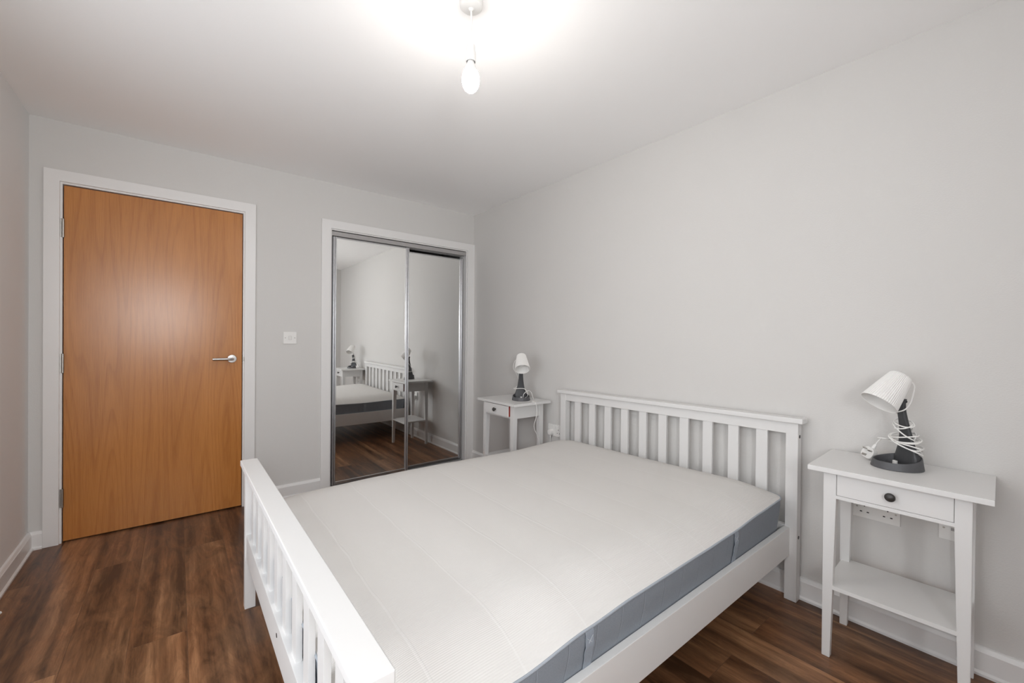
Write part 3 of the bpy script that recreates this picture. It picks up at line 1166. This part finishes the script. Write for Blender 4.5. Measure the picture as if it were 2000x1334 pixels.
# loops round the arm: centre height, tilt, phase of the tilt, radius along and across
loops = [(0.166, 0.010, 2.2, 0.021, 0.030), (0.160, -0.012, 0.4, 0.023, 0.026), (0.146, 0.020, 1.2, 0.026, 0.034), (0.120, -0.010, 0.9, 0.034, 0.036),
         (0.112, 0.012, 2.6, 0.038, 0.047), (0.104, -0.006, 0.2, 0.034, 0.040), (0.098, 0.020, 1.7, 0.040, 0.050),
         (0.090, -0.010, 2.9, 0.038, 0.052), (0.074, 0.018, 0.6, 0.036, 0.049)]
for k, (z, tilt, phs, ra, rb) in enumerate(loops):
    nz = loops[min(k + 1, len(loops) - 1)][0]
    for q in range(8):
        a = math.pi + 2 * math.pi * q / 8
        cf = -0.030 - (0.17 - z) * 0.12
        zz = z + (nz - z) * q / 8 + tilt * math.cos(a + phs)
        pts.append((cf + ra * math.cos(a) + rnd.uniform(-.003, .003), rb * math.sin(a) + rnd.uniform(-.003, .003), zz))
loc = lambda p: to_local(la, p)
# the plug lies on its edge, pins towards the left, the cord rising from it
zax = Vector((-0.10, 0.42, -0.90)).normalized()          # away from the cable
pin_dir = Vector((-0.80, 0.52, 0.05))
yax = (pin_dir - zax * pin_dir.dot(zax)).normalized()
xax = yax.cross(zax).normalized()
PC = Vector((-0.105, -2.962, 0.7 + 0.0290))
tail = PC - zax * 0.040 - yax * 0.012
pts += [(-0.068, -0.014, 0.088), (-0.042, -0.044, 0.090), loc((-0.150, -3.022, 0.800)), loc((-0.146, -3.000, 0.799)),
        loc(tail + Vector((-0.010, -0.018, 0.030))), loc(tail - zax * 0.012), loc(tail + zax * 0.002)]
bm = B(); tube(bm, pts, 0.0022, 8, 6)
obj('power_cord', bm, 'cord', la)
bm = B(); plug_mesh(bm)
Mx = Matrix((xax, yax, zax)).transposed().to_4x4()
A = Matrix.Translation(la.location) @ Matrix.Rotation(la.rotation_euler.z, 4, 'Z')
Wm = Matrix.Translation(PC) @ Mx
T_ = A.inverted() @ Wm
bm.transform(T_)
pg = obj('plug', bm, 'plastic', la)
for px_, pz_, w_, h_ in ((0, 0.011, 0.004, 0.008), (-0.011, -0.011, 0.0063, 0.004), (0.011, -0.011, 0.0063, 0.004)):
    bm = B(); bx(bm, px_ - w_ / 2, px_ + w_ / 2, -0.001, 0.018, pz_ - h_ / 2, pz_ + h_ / 2, bev=0.0004)
    bm.transform(T_)
    obj('plug_pin', bm, 'nickel', pg)

# far lamp, its cord running over the table edge to the socket
lb = desk_lamp('far charcoal desk lamp facing the camera, white bulb visible inside its shade',
               (-0.187, -0.950, 0.7), math.atan2(-0.83, -0.55))
loc2 = lambda p: to_local(lb, p)
cf = [(-0.050, -0.012, 0.318), (-0.058, -0.045, 0.290), (-0.030, -0.058, 0.240), (-0.012, -0.040, 0.205), (-0.040, -0.022, 0.17),
      (-0.066, -0.012, 0.12), (-0.078, -0.030, 0.09), (-0.050, -0.052, 0.084), (0.0, -0.050, 0.085), (0.022, -0.015, 0.090),
      (0.018, 0.022, 0.086), (0.022, 0.044, 0.060), (0.016, 0.046, 0.034), (-0.004, 0.034, 0.018), (0.012, 0.014, 0.016), (0.022, 0.018, 0.050),
      (0.016, 0.050, 0.072), (0.000, 0.074, 0.060), (-0.006, 0.088, 0.025), (-0.010, 0.094, 0.004)]
wpts = [(-0.186, -1.070, 0.7025), (-0.184, -1.092, 0.7030), (-0.182, -1.1045, 0.702), (-0.178, -1.1085, 0.685), (-0.172, -1.110, 0.640),
        (-0.178, -1.109, 0.590), (-0.194, -1.108, 0.545), (-0.190, -1.108, 0.505), (-0.155, -1.108, 0.440), (-0.120, -1.106, 0.300),
        (-0.090, -1.104, 0.170), (-0.060, -1.100, 0.110), (-0.042, -1.099, 0.150), (-0.034, -1.098, 0.270), (-0.0245, -1.097, 0.385), (-0.0225, -1.097, 0.424)]
cf += [loc2(p) for p in wpts]
bm = B(); tube(bm, cf, 0.0021, 8, 8)
obj('power_cord', bm, 'cord', lb)
bm = B(); plug_mesh(bm)
Mx = Matrix((Vector((0, -1, 0)), Vector((1, 0, 0)), Vector((0, 0, 1)))).transposed().to_4x4()
A = Matrix.Translation(lb.location) @ Matrix.Rotation(lb.rotation_euler.z, 4, 'Z')
Wm = Matrix.Translation((-0.0098, -1.097, 0.463)) @ Mx
bm.transform(A.inverted() @ Wm)
obj('plug', bm, 'plastic', lb)

# ------------------------------------------------------------------ cable end on the floor by the left wall
bm = B()
tube(bm, [(-2.783, -0.706, 0.0065), (-2.788, -0.722, 0.0065), (-2.794, -0.76, 0.0065), (-2.798, -0.86, 0.0065), (-2.796, -1.05, 0.0065),
          (-2.799, -1.40, 0.0065)], 0.0062, 12, 6)
o = obj('loose_cable', bm, 'cord')
tag(o, 'end of a white cable lying on the floor along the left wall', 'cable')
